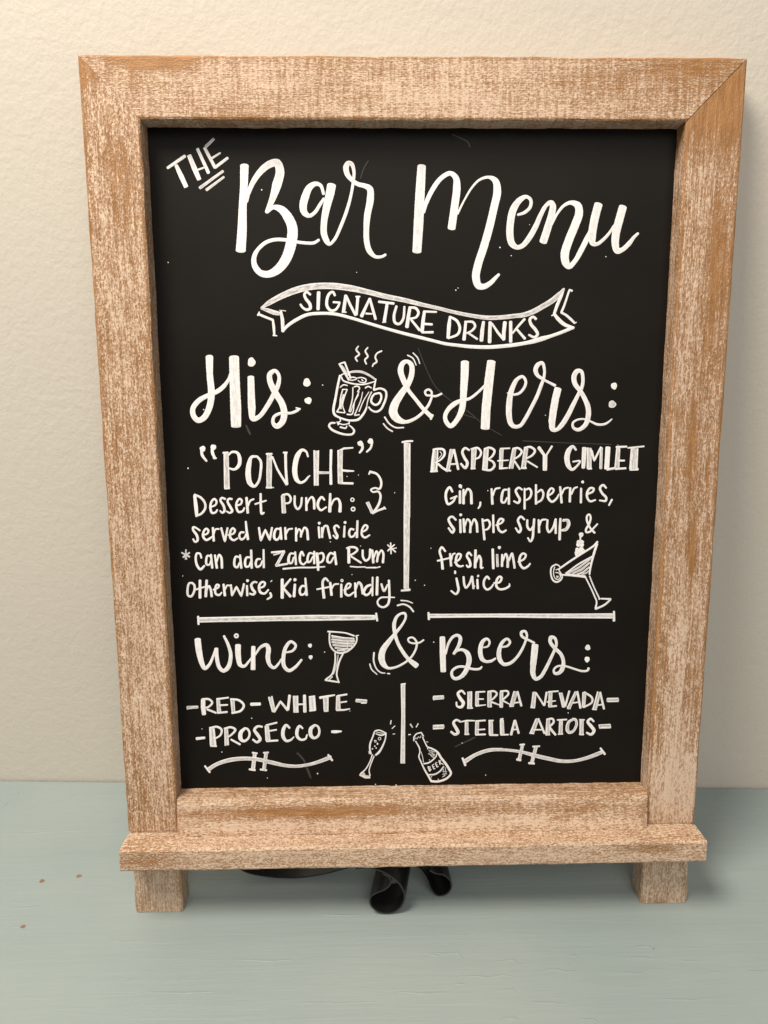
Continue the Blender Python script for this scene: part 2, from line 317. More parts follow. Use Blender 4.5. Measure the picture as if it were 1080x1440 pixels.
# rebate strip so that the rails close against the panel edge
# ---------------------------------------------------------------- LETTERING
# every pen stroke: @ox,oy,scale sets the frame of the numbers that follow, points are x,y[,width];
# flags before a stroke: L straight, g greyer (thin ink), d faint smear, O ring x,y,r,w, D dot x,y,rx[,ry]
INK = {
('lettering', 'small tilted word THE with two underlines'): """@220,180,5.4
L 85,303,24 215,214,28; L 150,285,30 190,370,38 226,448,34; L 248,208,34 290,310,40 325,392,34; L 312,160,26 395,340,28; L 295,325,16 358,302,16
L 366,152,26 445,300,28; g L 376,140,26 434,84,24; L 418,232,20 484,190,16; L 445,300,26 540,228,24; g L 330,455,26 505,328,22; g L 380,470,24 512,372,18""",
('lettering', 'large script heading Bar Menu'): """@220,180,5.4
668,285,68 664,440,60 655,600,62 650,780,74 640,930,78; 685,560,24 700,490,34 740,400,42 800,320,52 860,275,58 915,265,62 938,330,68 915,430,75 880,540,50 838,640,32
838,640,26 890,602,34 950,620,60 1000,680,75 1032,760,80 1022,880,85 980,1000,80 920,1075,70 850,1110,55 790,1100,50 748,1050,45 740,990,38 765,930,32 830,870,32 900,848,30 980,850,30 1057,864,26 1142,874,26 1197,872,26 1234,850,22
@400,210,5.4 298,340,24 275,275,28 235,262,36 190,290,52 158,360,62 142,430,60 152,480,50 188,505,32 230,480,30 270,420,28 300,375,24
358,272,70 345,340,68 318,450,58 300,560,50 300,640,50 322,698,44 340,722,24 380,685,26 430,580,28 475,460,28 505,350,24 522,250,24 528,170,26 510,112,34 485,104,36 468,135,46 478,190,40 520,240,32 560,265,34 610,278,38 648,300,50 652,380,56 630,500,52 622,600,44 625,700,44 645,770,44 690,815,28 740,815,24 768,800,22
@560,210,5.4 178,128,66 165,350,74 155,550,76 142,775,70; 195,480,20 215,400,34 270,290,38 330,215,36 395,182,36 437,215,46 445,290,60 430,420,60 405,600,62
450,490,18 500,390,15 560,290,17 620,230,20 690,212,26 738,240,50 752,320,62 730,430,60 690,600,62 650,740,62 605,880,62 590,970,62 610,1035,56 650,1042,44 700,1015,36 740,975,30 765,950,22
@700,250,5.143 145,268,18 195,250,26 235,210,26 238,160,26 205,137,28 155,165,44 112,230,54 92,320,54 88,410,54 102,475,50 140,503,34 180,490,36 230,430,42 275,350,40 310,270,34 350,200,30 385,178,34 398,200,46 392,255,52 365,350,56 328,465,58
390,340,16 430,260,20 480,200,24 530,180,32 578,200,54 588,255,60 560,340,62 515,450,62 485,550,64 492,615,58 515,642,40 560,600,34 600,530,40 640,450,40 670,380,24
728,192,62 700,300,62 682,420,60 688,472,44 715,480,28 760,450,26 810,395,22 840,345,16; 905,210,60 880,300,62 855,400,60 850,480,56 864,528,46 900,520,34 950,475,34 985,430,26 1015,402,20""",
('banner_drawing', 'curved ribbon banner outline around SIGNATURE DRINKS'): """@360,395,8
g 60,305,26 150,245,58 300,165,70 450,105,78 600,68,76 750,56,74 900,60,75 1080,85,72 @480,395,8 300,125,60 500,175,58 700,215,54 900,265,48 1080,305,44 @600,395,8 300,350,44 500,390,46 700,415,50 900,405,50 1000,393,50 @700,395,8 280,385,55 400,345,60 500,290,60 600,230,62 680,165,62 742,90,24
@360,395,8 300,572,24 350,510,38 450,440,42 580,380,40 750,365,38 900,375,38 1080,420,36 @480,395,8 300,475,36 500,535,36 700,590,38 900,640,40 @600,395,8 80,675,36 200,705,38 350,725,40 500,740,44 700,745,46 900,730,46 1000,718,46 @700,395,8 280,705,44 400,680,50 500,650,54 600,620,40 700,585,40 800,545,40 855,525,30
@360,395,8 g 60,310,26 130,330,48 200,355,54 262,368,46; g 262,330,10 335,338,12; L 280,345,28 298,440,44 303,565,40; L 38,350,16 20,388,22; 30,375,28 100,405,30 190,440,28; L 190,440,26 200,520,34 206,605,26; L 192,613,18 235,618,14
@700,395,8 745,88,22 715,170,34 670,270,40 635,370,34; L 630,382,18 606,392,14; 635,372,36 680,430,46 750,490,46 850,530,36; L 835,112,28 805,100,22; 805,105,22 790,150,24 750,270,26 715,355,28; 715,358,26 760,380,30 820,430,32 865,475,28; L 865,475,14 886,466,12""",
('lettering', 'capitals SIGNATURE DRINKS inside the banner'): """@360,395,8
612,155,28 570,125,30 545,150,32 560,200,36 605,260,40 610,310,38 570,325,32 525,300,28 500,265,26; L 705,130,44 698,320,40
888,165,28 865,125,30 825,145,34 797,220,36 802,290,36 845,335,34 895,325,30 930,280,28; L 870,240,26 942,244,26 925,290,26
@480,395,8 L 50,165,38 25,345,42; L 10,355,16 56,353,16; L 55,168,28 100,270,32 160,385,32; L 185,190,36 170,380,32; L 165,178,22 208,178,22
L 318,200,26 228,398,44; L 320,200,32 385,430,34; L 278,368,24 345,372,20; L 422,235,30 590,255,32; L 515,262,36 485,448,40; L 465,465,18 500,462,18
620,285,30 592,400,34 605,470,34 650,485,32 695,430,32 710,290,26; L 772,300,38 755,400,42 738,518,46; 765,297,24 840,310,34 868,360,32 840,410,28 775,425,22; L 788,440,28 880,555,32
L 935,345,36 920,450,44 908,570,44; L 930,345,28 1070,350,24; L 940,485,30 1022,490,28; L 910,580,28 1032,578,30
@600,395,8 L 262,402,28 252,500,48 240,640,38; 265,405,28 340,450,34 373,530,34 350,600,32 245,645,26; L 440,460,34 430,560,36 420,660,44; 430,460,24 520,465,30 545,510,30 510,560,28 450,590,22; L 475,592,24 570,655,26
L 640,462,36 625,560,48 616,672,46; L 715,467,42 710,580,44 708,690,44; L 735,480,24 800,580,32 868,662,34; L 880,467,46 868,580,46 868,660,38; L 945,460,40 945,580,40 945,685,42
@700,395,8 L 302,430,30 230,510,28 165,590,22; L 215,545,28 305,650,34; 430,430,34 400,405,30 362,430,34 375,490,38 425,550,40 448,600,36 415,635,34 350,608,26""",
('lettering', 'script word His with colon'): """@250,480,5.4
240,115,60 243,250,50 255,400,54 240,500,50 200,578,46 155,600,42 120,565,42 115,510,40 160,450,40 230,410,34 300,380,36 350,340,34 388,285,26 398,245,16; L 427,118,78 432,300,80 440,500,86 443,645,80
D 560,158,29,35; 555,272,52 558,400,56 562,500,60 572,588,42 620,570,34 680,490,36 730,400,38 765,320,34 768,260,28 740,224,30 700,248,40 700,300,44 740,390,50 790,470,50 808,540,52 795,610,48 752,645,40 724,620,30 732,572,26 790,545,24 860,545,22 905,527,24 930,512,14; L 898,505,12 930,515,14; D 980,313,27,32; D 990,450,27,25""",
('mug_drawing', 'drawn glass mug with cinnamon stick and rising steam'): """@455,480,8
392,55,16 368,95,20 402,145,22 360,185,20 380,225,18; 498,70,16 470,110,20 498,170,22 465,210,20 482,256,18; 655,108,18 600,138,20 582,180,20 598,230,22 560,260,20 550,285,14
L 180,260,22 285,435,24; L 240,240,22 305,415,22; 175,258,20 215,242,20 242,236,20; g L 222,285,10 278,385,14; g L 205,270,12 260,380,12
195,385,18 215,370,14 238,362,10; g 290,350,24 350,340,28 430,345,30 510,380,26 585,430,20; 200,400,16 220,440,18 280,465,20 360,482,18 450,485,18 520,470,16 575,452,14
290,410,16 340,405,16 375,420,12 330,438,14 290,435,14; 385,412,14 430,408,14 478,430,16 468,462,18 410,458,12 388,440,10; L 430,430,14 445,445,12
185,385,26 160,500,28 135,640,30 112,770,32 125,825,30 190,862,22 290,890,24 390,880,30 440,830,28 475,770,24 487,735,16; L 590,425,16 575,490,22 565,545,22
565,548,24 640,530,24 698,560,26 705,620,26 680,700,28 640,770,26 590,793,24 540,775,22 508,740,18
575,592,24 635,585,24 650,630,26 620,700,26 580,715,26 537,680,26 548,625,24 576,590,22; 540,570,16 500,660,14 485,735,12
185,520,12 225,490,16 268,498,14; 215,545,16 190,640,14 180,740,18 152,792,18; L 150,795,16 240,805,14; 240,800,14 215,720,14 230,640,16 265,545,16; L 265,540,12 212,542,14; g 225,600,20 200,680,26 195,760,18
330,520,14 325,640,14 290,790,20; 345,512,16 380,505,16 406,525,16 380,570,12; 400,565,12 350,680,12 320,820,16 265,822,18; 470,525,18 500,508,18 540,525,14; 440,570,10 420,660,12 350,830,16; L 350,835,14 402,825,16; 510,570,10 450,670,12 400,790,14; 395,600,9 340,700,10 305,800,10
180,862,14 192,895,14 165,915,16 220,937,14 290,925,14; L 150,905,12 168,938,22; L 290,900,14 285,930,20; 188,965,20 250,977,18 262,952,14
130,918,20 80,922,26 62,950,26 90,990,28 170,1030,28 260,1050,24 325,1043,26 345,1010,26 320,970,20 288,945,14""",
('lettering', 'bold ampersand between His and Hers with motion lines'): """@440,480,5.4
L 908,560,22 895,592,16; 903,575,34 845,520,32 780,440,30 725,370,32 690,300,44 666,220,46 682,168,38 715,152,30 748,180,38 750,250,42 720,330,44 670,400,52 622,480,64 610,540,70 640,588,60 700,612,30 770,590,26 830,545,24 880,480,22 903,425,18
898,412,18 862,408,18 852,382,18 878,366,18 902,385,18 904,412,18 935,416,18 978,398,18
718,105,10 760,130,11 785,182,9; 760,88,10 795,125,11 812,170,9; 545,575,13 580,625,12 630,655,12 690,655,11; 535,625,12 565,660,12 605,685,11""",
('lettering', 'script word Hers with colon'): """@635,495,8
150,115,96 147,250,92 138,400,84 130,540,74 115,650,72 60,765,58 -10,832,54 -60,785,50 -72,720,48 -40,650,50 20,592,58 100,548,44 200,525,34 290,460,32 360,390,28 405,335,16; L 448,105,98 420,330,105 388,640,104 378,860,104
L 628,462,16 655,470,22; 655,478,24 700,480,28 760,465,32 818,400,34 835,330,34 800,277,36 740,305,46 690,390,56 662,480,64 647,600,70 647,720,66 667,805,58 705,838,48 770,830,44 830,750,46 900,620,44 960,500,44 1010,370,42 1038,290,34 1045,200,34 1020,122,40 970,145,52 945,200,54 965,260,46 1020,300,36 1060,325,30 @745,495,8 220,345,30 285,378,38
L 318,410,84 290,520,84 265,660,84 248,790,80; 250,790,74 258,865,66 300,875,44 360,820,56 430,710,56 490,590,50 550,470,44 588,390,42 598,300,42 578,217,44 530,217,54 497,280,60 510,360,56 570,440,50 620,530,54 655,620,60 658,720,60 625,820,52 545,875,44 490,850,34 485,800,28 530,765,24 600,755,22 680,780,24 760,815,30 840,812,28 890,785,24 925,755,14; D 948,382,34,38; g D 928,588,42,41""",
('lettering', 'quoted capitals PONCHE'): """@255,615,8
D 240,128,32; 226,130,32 235,200,36 284,268,24; D 360,112,32; 346,120,32 352,180,40 380,238,30; L 360,235,20 395,235,18
g L 505,190,58 508,380,62 510,560,58; L 470,175,24 525,172,24; L 484,180,20 490,570,20; L 535,380,10 538,570,12; L 490,575,24 540,572,24; 530,200,20 570,165,28 630,175,34 655,230,46 650,310,46 600,360,30 540,350,24
850,215,26 790,222,36 762,300,56 752,420,66 772,515,58 820,552,34 868,500,30 893,380,32 893,270,32 852,215,26; g L 990,205,58 988,380,66 986,560,58; L 958,188,26 1020,186,22; L 958,565,26 1020,565,24; L 1035,565,12 1040,567,12
@385,615,8 L -15,220,22 40,360,26 100,460,28 145,530,32; L 110,172,24 150,172,22; L 132,175,34 135,350,32 148,530,34
385,218,22 365,162,26 320,142,36 270,200,58 242,300,60 237,400,60 260,480,52 300,510,32 350,490,28 385,450,22 408,430,12
g L 480,160,60 478,350,56 478,535,58; L 455,150,20 460,540,20; L 503,150,16 496,540,18; L 645,145,34 640,340,30 643,525,36; g L 505,398,34 625,398,28
g L 748,150,60 745,340,60 750,515,60; L 725,150,22 732,515,24; L 740,150,24 790,125,24 890,118,18; L 775,372,26 830,378,26 900,380,16; L 735,515,24 890,519,28
@480,615,8 D 212,68,30; 236,75,28 236,130,32 205,175,24; D 328,44,31; 346,60,28 330,120,26 285,165,22""",
('arrow_drawing', 'curly arrow pointing down beside PONCHE'): """@480,615,8
L 312,415,20 325,380,20; 328,388,30 395,410,26 435,460,28 450,520,28 430,580,26 380,570,22 332,590,20 355,615,20 415,610,24 440,650,26 430,730,30 395,800,32 355,845,22; g L 300,735,38 345,845,40; L 280,735,12 340,850,16; L 350,856,24 410,825,24 485,797,28; L 480,782,14 500,806,14""",
('lettering', 'handwritten line Dessert Punch'): """@255,615,8
L 150,655,36 165,780,48 173,875,38; 148,645,26 220,680,28 265,740,28 268,800,30 230,855,28 165,888,24
330,785,20 385,760,24 396,720,26 370,694,26 337,730,28 327,790,30 345,850,28 385,845,26 405,815,20; 495,695,26 455,682,26 440,708,28 475,770,32 485,830,30 460,850,24 435,825,18
570,695,26 535,692,26 520,720,28 555,790,32 573,830,30 545,850,24 508,832,18; 610,770,20 670,750,24 680,710,26 655,692,26 625,730,28 620,790,28 645,840,28 690,830,26 710,795,22
L 733,680,32 748,850,32; 750,780,18 775,715,24 815,695,22; 892,635,28 895,780,30 905,860,30 932,848,20; L 830,752,22 955,712,20
@385,615,8 g L 105,655,44 115,850,50; L 88,660,16 98,850,18; 100,650,26 160,642,26 192,690,28 175,735,24 130,745,20; 235,660,26 240,770,28 270,808,26 303,770,26 316,680,26
L 365,680,26 368,820,30; 370,760,18 400,695,22 430,672,26 450,705,32 456,805,30; 570,705,24 540,672,26 502,720,34 497,780,32 530,820,26 592,785,20; L 635,635,28 630,835,42; 640,780,18 680,702,24 720,692,26 745,740,34 745,835,40; O 885,703,18,14; O 893,808,20,16""",
('lettering', 'handwritten line served warm inside'): """@250,730,8
250,130,22 215,105,22 175,90,26 172,120,28 215,185,32 223,240,30 195,258,22 172,225,22; 275,180,20 330,165,24 345,130,26 320,107,24 292,140,28 287,200,30 320,235,28 365,215,26 388,195,16
L 395,98,28 405,245,30; 405,170,18 425,115,22 465,112,20; L 488,100,26 530,250,28 560,100,24; 565,180,20 630,160,24 643,125,26 620,102,24 592,140,28 592,210,30 630,238,26 675,215,20
745,150,24 710,150,26 692,190,26 715,230,26 750,210,24 768,170,20; L 765,28,24 775,130,30 790,228,32; L 913,97,26 935,240,30 985,122,26 1035,235,28 1060,97,26
@370,730,8 185,112,24 150,112,26 127,160,32 127,213,32 155,235,26 185,200,24 198,140,20; L 195,97,26 205,225,30; L 248,97,26 255,225,30; 258,170,18 285,118,24 330,108,20
L 370,100,24 372,245,28; 375,180,18 402,112,22 424,135,24 425,200,26; 428,185,18 465,97,26 490,112,28 505,230,32
D 632,46,16; L 625,90,26 634,210,26; L 660,98,24 665,205,28; 666,180,18 690,82,26 720,78,26 735,130,28 755,215,28; 855,95,22 830,72,26 802,88,28 812,140,30 835,190,32 828,218,24 788,183,20
D 922,38,16; L 917,80,24 910,200,28; 1020,118,24 985,112,26 967,160,28 985,200,26 1020,190,24 1040,150,18; L 1062,20,26 1055,205,30
@470,730,8 305,150,18 360,120,24 375,85,26 350,67,24 317,110,26 312,180,28 345,208,26 400,180,20""",
('lettering', 'starred line can add Zacapa Rum with underlines'): """@250,730,8
g L 92,345,18 90,452,22; g L 45,378,20 132,425,20; g L 132,378,20 60,428,22; L 85,430,16 100,448,16
265,437,24 250,390,24 215,387,26 202,440,28 217,520,30 255,565,32 300,525,24; 370,420,22 335,412,24 320,460,28 325,510,28 355,513,22 375,460,18; L 373,400,26 388,550,30; L 418,405,26 440,550,30; 440,480,18 465,402,26 488,430,30 498,550,30
690,430,22 655,422,26 637,470,30 642,530,30 670,543,26 695,490,20; L 700,405,26 715,550,30; 810,430,22 775,432,26 757,480,30 767,535,28 800,530,24 820,480,18; L 825,350,28 832,550,30; 930,450,22 895,452,26 877,500,28 890,538,26 930,520,24 950,470,18; L 965,345,24 968,545,28
@370,730,8 L 95,375,24 240,362,24; g L 120,402,20 200,380,16; g L 235,367,34 155,515,36; L 222,372,12 140,520,16; L 245,370,12 175,495,12; L 145,525,26 275,503,24
345,390,22 310,387,24 287,440,34 292,490,34 320,495,24 345,430,22; L 360,370,24 370,510,28; 458,412,24 435,367,24 414,420,30 422,490,28 455,510,24 487,480,18; 560,390,22 525,382,24 502,430,28 504,483,28 530,478,24 560,420,18; L 575,365,26 575,500,26
L 605,385,38 615,480,38 620,575,28; 630,390,22 665,382,26 683,420,28 665,475,26 625,495,20; 800,400,22 760,382,26 727,430,30 727,480,30 755,490,24 795,430,22; L 805,370,26 822,510,30; 225,560,22 400,546,20 550,545,20 695,536,16
@470,730,8 L 163,330,34 165,490,38; 140,328,22 180,316,26 235,320,28 262,345,26 215,390,24 165,410,20; L 190,420,22 302,492,24; 320,350,26 325,430,28 355,468,26 393,440,26 405,340,28; L 428,350,28 440,490,32; 445,440,18 475,362,24 490,385,26 482,480,28; 490,430,18 530,352,24 552,385,28 548,490,30
L 180,533,16 260,540,16 350,538,14; L 355,546,14 470,546,20; L 480,546,14 517,536,16; L 635,268,18 640,390,18; L 600,290,16 690,370,18; L 678,288,16 602,358,18; L 700,325,12 610,342,12""",
('lettering', 'handwritten line otherwise, Kid friendly'): """@250,730,8
168,720,24 130,722,26 110,790,28 117,860,28 150,870,26 185,810,28 187,745,28 160,716,24; L 250,690,32 250,885,36; L 205,792,22 310,760,20; L 325,690,32 315,870,34; 320,820,18 350,752,24 370,790,28 382,870,32
400,795,20 455,770,24 465,747,24 440,737,24 422,780,28 427,840,28 465,855,26 495,825,18; L 515,735,28 530,860,32; 535,790,18 555,747,22 590,750,20; L 598,740,24 610,860,26 660,762,26 715,865,28 745,730,26; D 785,693,16; L 778,750,26 782,860,28
890,712,22 860,707,24 827,740,30 842,790,34 868,825,32 850,848,28 808,838,22; 905,780,20 970,755,26 980,717,26 950,707,26 917,745,30 927,820,32 975,838,26 1020,795,22; 1040,830,26 1050,870,28 1005,903,20; g L 1060,690,12 1045,705,12
@370,730,8 L 215,680,38 215,885,40; L 310,675,26 230,770,28; L 225,775,30 308,870,34; D 358,682,18; L 358,735,30 348,870,36; 480,760,22 440,752,26 412,800,30 425,850,26 465,840,24 485,790,18; L 475,665,24 490,855,32
735,700,22 700,667,28 672,700,30 675,790,32 685,885,36; L 605,790,20 740,765,22; L 755,715,30 770,855,32; 770,790,18 800,737,22 850,730,18; O 888,692,12,12; L 880,735,28 880,875,30; 910,800,20 975,765,24 985,732,24 955,727,24 927,780,28 927,840,30 965,860,26 1020,825,22
@470,730,8 L 235,720,26 240,875,26; 240,800,18 275,712,26 303,740,32 320,840,28; 410,740,28 365,760,32 332,830,32 360,855,28 400,830,26 420,780,22; L 432,655,22 430,860,24; L 485,655,32 480,850,34
530,730,26 560,808,28 600,740,22; 615,690,28 620,800,28 620,900,30 600,965,28 550,992,24 502,972,24 487,930,22 520,887,20 600,880,18 680,882,14""",
('divider_line', 'tall upper divider between the two columns'): """@480,615,8
g L 740,70,64 741,500,66 738,900,66 @470,730,8 L 818,200,64 815,500,58 812,780,56; @480,615,8 L 712,70,18 716,500,20 708,900,16 @470,730,8 787,780,12; @480,615,8 L 772,70,14 770,500,12 768,900,14; L 685,55,24 740,45,26 802,42,22; @470,730,8 L 755,805,22 850,795,30""",
('divider_line', 'long left divider above Wine'): """@0,0,1 g L 281,871.8,7 350,870.6,7.5 440,868.6,8 527,868,6.5; L 281,869.3,2.6 440,865.8,2.2 527,866,2.4; L 282,874.6,2 350,872.8,1.6 440,872.2,2 527,870.8,2; L 278.6,867,3.4 279.3,878,3.2; L 529,862.5,3 530.5,873,3.2; L 524,868,5 530,868,6""",
('divider_line', 'long right divider above Beers'): """@0,0,1 g L 604,866,6 700,865.6,6 862,866.2,6.5; L 604,867.8,2.6 700,866.8,2.8 755,868,2.4 860,868.8,2.2; L 604,864,1.8 755,864.2,1.6 860,863.4,2; L 602.6,861.7,3.2 603.2,871,3.6; L 863.4,860,3.2 863.4,873,4""",
('lettering', 'outlined capitals RASPBERRY GIMLET'): """@600,615,8
L 80,150,26 66,250,28 55,380,26; L 122,150,20 118,260,20 108,370,26; g L 95,160,26 80,370,30; L 45,386,22 120,380,24; 75,140,28 130,130,26 190,140,30 202,190,28 160,250,22 100,285,18; g 150,160,12 170,190,12 130,245,10; L 130,300,28 180,345,28 232,378,28
g L 285,140,54 260,250,46 237,365,46; L 270,140,18 225,368,20; L 308,140,28 330,240,30 355,360,30; L 275,302,22 330,300,20; L 215,372,20 270,376,22
480,145,24 430,122,28 402,165,32 425,230,34 458,290,36 435,345,32 385,298,26; g L 535,135,60 522,345,48; L 510,140,16 505,350,16; 500,132,20 575,120,26 613,170,26 590,225,24 545,245,18; L 500,352,22 545,350,20
g L 672,135,58 655,355,58; L 650,140,18 632,358,18; L 690,150,12 680,350,14; 650,132,24 710,117,28 763,150,28 740,210,26 690,250,18; 690,250,18 745,275,26 763,320,30 720,368,28 630,362,22
g L 845,135,46 838,345,42; L 825,140,16 822,348,18; L 830,128,20 935,123,18; L 800,265,18 920,258,14; L 820,352,22 910,345,18; g L 988,135,46 950,345,54; L 970,135,18 930,350,20; @730,615,8 -70,128,22 -10,122,26 30,160,28 0,210,24 -60,248,18; L -50,270,22 8,358,24
g L 80,125,48 50,335,54; L 62,125,18 30,345,20; 60,118,22 130,110,28 178,150,28 150,200,26 80,240,20; L 95,270,22 205,337,20; L 25,347,20 80,347,22; L 222,115,42 290,210,34; L 370,100,24 300,212,22; L 292,205,54 290,370,50
@780,615,8 240,142,26 205,102,32 158,150,58 138,230,64 155,318,56 195,363,34 245,330,28 285,268,22 205,275,20; L 335,117,54 322,340,46; g L 390,125,54 390,350,52; L 372,120,20 368,350,18; L 415,150,28 445,262,26 520,112,24; g L 528,120,30 520,350,32; L 515,120,12 508,350,12; L 375,355,20 415,352,22
L 600,112,58 585,355,58; L 590,362,30 680,347,26; g L 715,125,48 700,345,58; L 695,110,28 810,105,24; L 720,262,24 785,262,22; L 685,355,28 800,348,24; L 700,130,16 680,345,16; L 825,120,20 1005,102,20; g L 900,135,86 890,345,88; L 865,130,18 850,350,26; L 935,125,14 925,345,16; L 850,362,30 935,358,32""",
('lettering', 'handwritten line Gin, raspberries,'): """@600,615,8
290,612,26 260,562,28 222,610,32 217,690,32 242,752,30 300,720,26 325,672,22; L 340,663,24 270,690,22; D 378,548,20; L 385,565,18 395,570,12; L 375,605,30 375,740,32; L 415,590,28 415,745,34; 425,660,22 460,582,28 493,605,30 505,745,34; 605,730,24 600,770,24 580,800,18
L 730,580,26 740,750,32; 745,660,18 775,582,24 825,570,20; 905,590,22 870,592,26 847,650,32 847,728,30 875,733,26 905,680,20; L 925,575,28 925,750,30; 1075,590,22 1035,567,26 1002,600,28 1022,650,30 1048,700,30 1030,738,28 980,718,22
@730,615,8 L 62,575,22 62,805,28; 75,590,20 115,577,26 138,620,28 120,680,26 80,708,20; L 190,535,26 190,750,28; 200,738,22 255,700,26 273,630,26 250,592,26 205,622,20
320,660,20 370,630,24 390,592,24 365,572,24 332,610,28 327,680,30 370,725,28 420,690,26 448,640,16; L 462,558,28 478,735,30; 480,640,20 510,580,24 555,565,20; L 575,570,28 570,725,30; 590,640,20 620,575,24 655,560,20; D 715,502,16; L 698,575,26 695,735,28
765,640,22 830,610,26 840,577,24 800,572,28 767,620,30 767,680,28 800,720,26 860,705,20; 980,570,24 945,537,28 910,570,30 935,630,30 980,680,30 973,715,28 905,710,20; L 1045,700,24 1010,765,22""",
('lettering', 'handwritten line simple syrup &'): """@600,615,8
330,930,24 285,892,26 247,920,28 270,980,32 308,1040,32 290,1073,28 245,1020,22; D 383,872,16; L 377,928,28 382,1070,30; L 415,920,28 425,1065,32; 430,1000,20 460,922,24 490,955,26 490,1070,30; 500,1000,20 535,922,24 560,960,30 570,1065,30
L 628,920,26 650,1150,30; 645,940,22 690,932,26 713,980,26 690,1030,24 650,1045,20; L 748,875,26 752,1070,28; 780,990,20 845,960,24 863,927,26 830,917,26 802,960,28 812,1040,28 850,1068,28 895,1045,22; 1100,925,24 1060,892,26 1027,930,28 1045,985,30 1060,1035,30 1040,1070,28 1000,1020,20
@730,615,8 92,930,26 95,1010,28 125,1043,26 160,1000,24; 170,920,28 160,1040,30 152,1130,30 128,1172,24 98,1130,20; L 220,930,26 225,1070,30; 228,1000,20 255,932,24 305,925,20; 320,930,26 317,1030,28 337,1068,26 380,1020,26 410,925,26; L 412,920,26 412,1080,28
L 465,915,26 460,1000,32 455,1150,32; g 490,940,22 540,932,34 555,980,40 530,1030,34 480,1045,24; 495,925,14 555,930,18 570,980,16 530,1045,18 480,1050,18; 850,1075,26 800,1020,24 762,930,26 767,882,26 790,867,22 805,900,24 790,970,26 752,1040,26 757,1068,24 800,1060,24 840,1020,22 882,975,20""",
('lettering', 'handwritten words fresh lime juice'): """@610,755,8
130,162,24 90,117,26 67,160,28 87,240,28 100,360,34; L 42,270,22 170,240,20; L 183,190,26 195,325,30; 200,260,18 215,197,22 240,187,20; 235,290,20 290,250,24 305,202,26 275,192,26 252,240,30 257,310,30 295,333,26 332,325,20
425,210,22 395,177,26 372,215,28 400,265,32 410,328,30 382,337,26 368,318,18; L 470,150,32 465,345,34; 475,290,22 510,212,26 530,255,28 535,350,30 556,345,16; L 663,140,32 670,355,32; D 738,120,18; g L 712,200,28 718,330,34; L 770,200,26 768,330,30; 775,280,20 810,192,26 830,240,30 832,340,32
845,270,22 880,187,26 895,250,28 910,350,28; 950,280,22 1015,250,24 1035,202,26 1000,187,26 967,235,30 972,310,30 1010,353,28 1060,330,26 1085,300,20
L 240,385,24 240,410,26; 255,465,26 270,540,32 278,600,30 250,643,26 195,608,22; 335,450,26 345,540,28 362,573,26 400,530,26 430,445,26; L 433,448,26 447,580,28; L 450,570,14 462,552,12; L 502,435,26 495,448,22; L 490,480,26 495,580,30; 625,475,24 600,447,26 567,490,28 567,560,28 600,593,26 640,575,26 670,535,18
675,520,22 740,510,26 763,462,28 740,447,26 707,490,30 707,560,30 740,588,26 800,583,26 852,550,26 850,525,12""",
('cocktail_drawing', 'tilted martini glass drawing with lime slice and berry skewer'): """@755,730,8
682,255,26 640,300,24 500,392,24 380,470,24 280,540,22 240,568,16; 677,280,28 650,360,30 625,450,26 600,560,22 592,622,20; 265,625,20 380,635,18 480,645,20 552,655,20; 325,612,20 470,507,20 625,422,24; g L 360,605,22 480,540,26 600,450,22; g L 400,612,18 500,570,30 595,490,22; g L 440,625,16 520,600,26 590,540,20; g L 500,630,16 560,605,18 590,580,14; 330,615,14 450,630,14 545,640,14
550,660,16 600,760,17 650,870,18 672,930,18 660,1005,24; 592,640,16 640,760,16 702,890,18; L 720,895,18 830,900,24; 830,905,22 760,965,24 660,1012,24; L 700,895,24 706,900,22
215,510,18 167,540,20 157,610,20 182,688,22 220,708,22 263,690,20 285,650,18 270,612,16 250,575,14 262,545,14 240,520,16 215,510,18; 200,540,12 187,600,12 207,668,12 240,680,12 265,650,12 250,610,12 210,600,12; L 215,572,12 245,560,10; L 220,640,10 242,652,10; L 222,665,10 240,640,10
D 498,175,26; L 488,200,20 490,240,18; D 470,260,24; D 505,258,24; D 465,290,22; D 505,292,24; D 485,275,26; D 455,345,24; D 500,340,26; D 450,380,26; D 490,370,26; D 520,355,20; D 448,400,18; L 485,315,14 485,330,14""",
('lettering', 'script word Wine with colon'): """@260,850,6
107,295,56 120,400,54 145,500,42 168,540,34 205,510,28 245,420,22 258,380,22; 265,372,36 270,450,36 290,530,36 325,560,34 365,530,38 387,430,34 365,340,28 330,267,22; O 434,265,14,16; 448,345,50 450,430,48 467,510,38 500,522,26 540,480,20 570,440,14; L 578,355,36 576,450,38 575,548,42
590,430,16 640,360,26 688,342,34 705,375,42 700,450,40 717,510,34 752,535,26 790,500,20 815,460,14; 855,405,16 910,390,22 935,347,24 895,314,26 852,360,34 832,440,36 837,520,36 877,558,30 930,530,28 985,467,20; @430,850,5.4 D 32,312,15; D 37,400,15; L 37,410,12 37,418,6""",
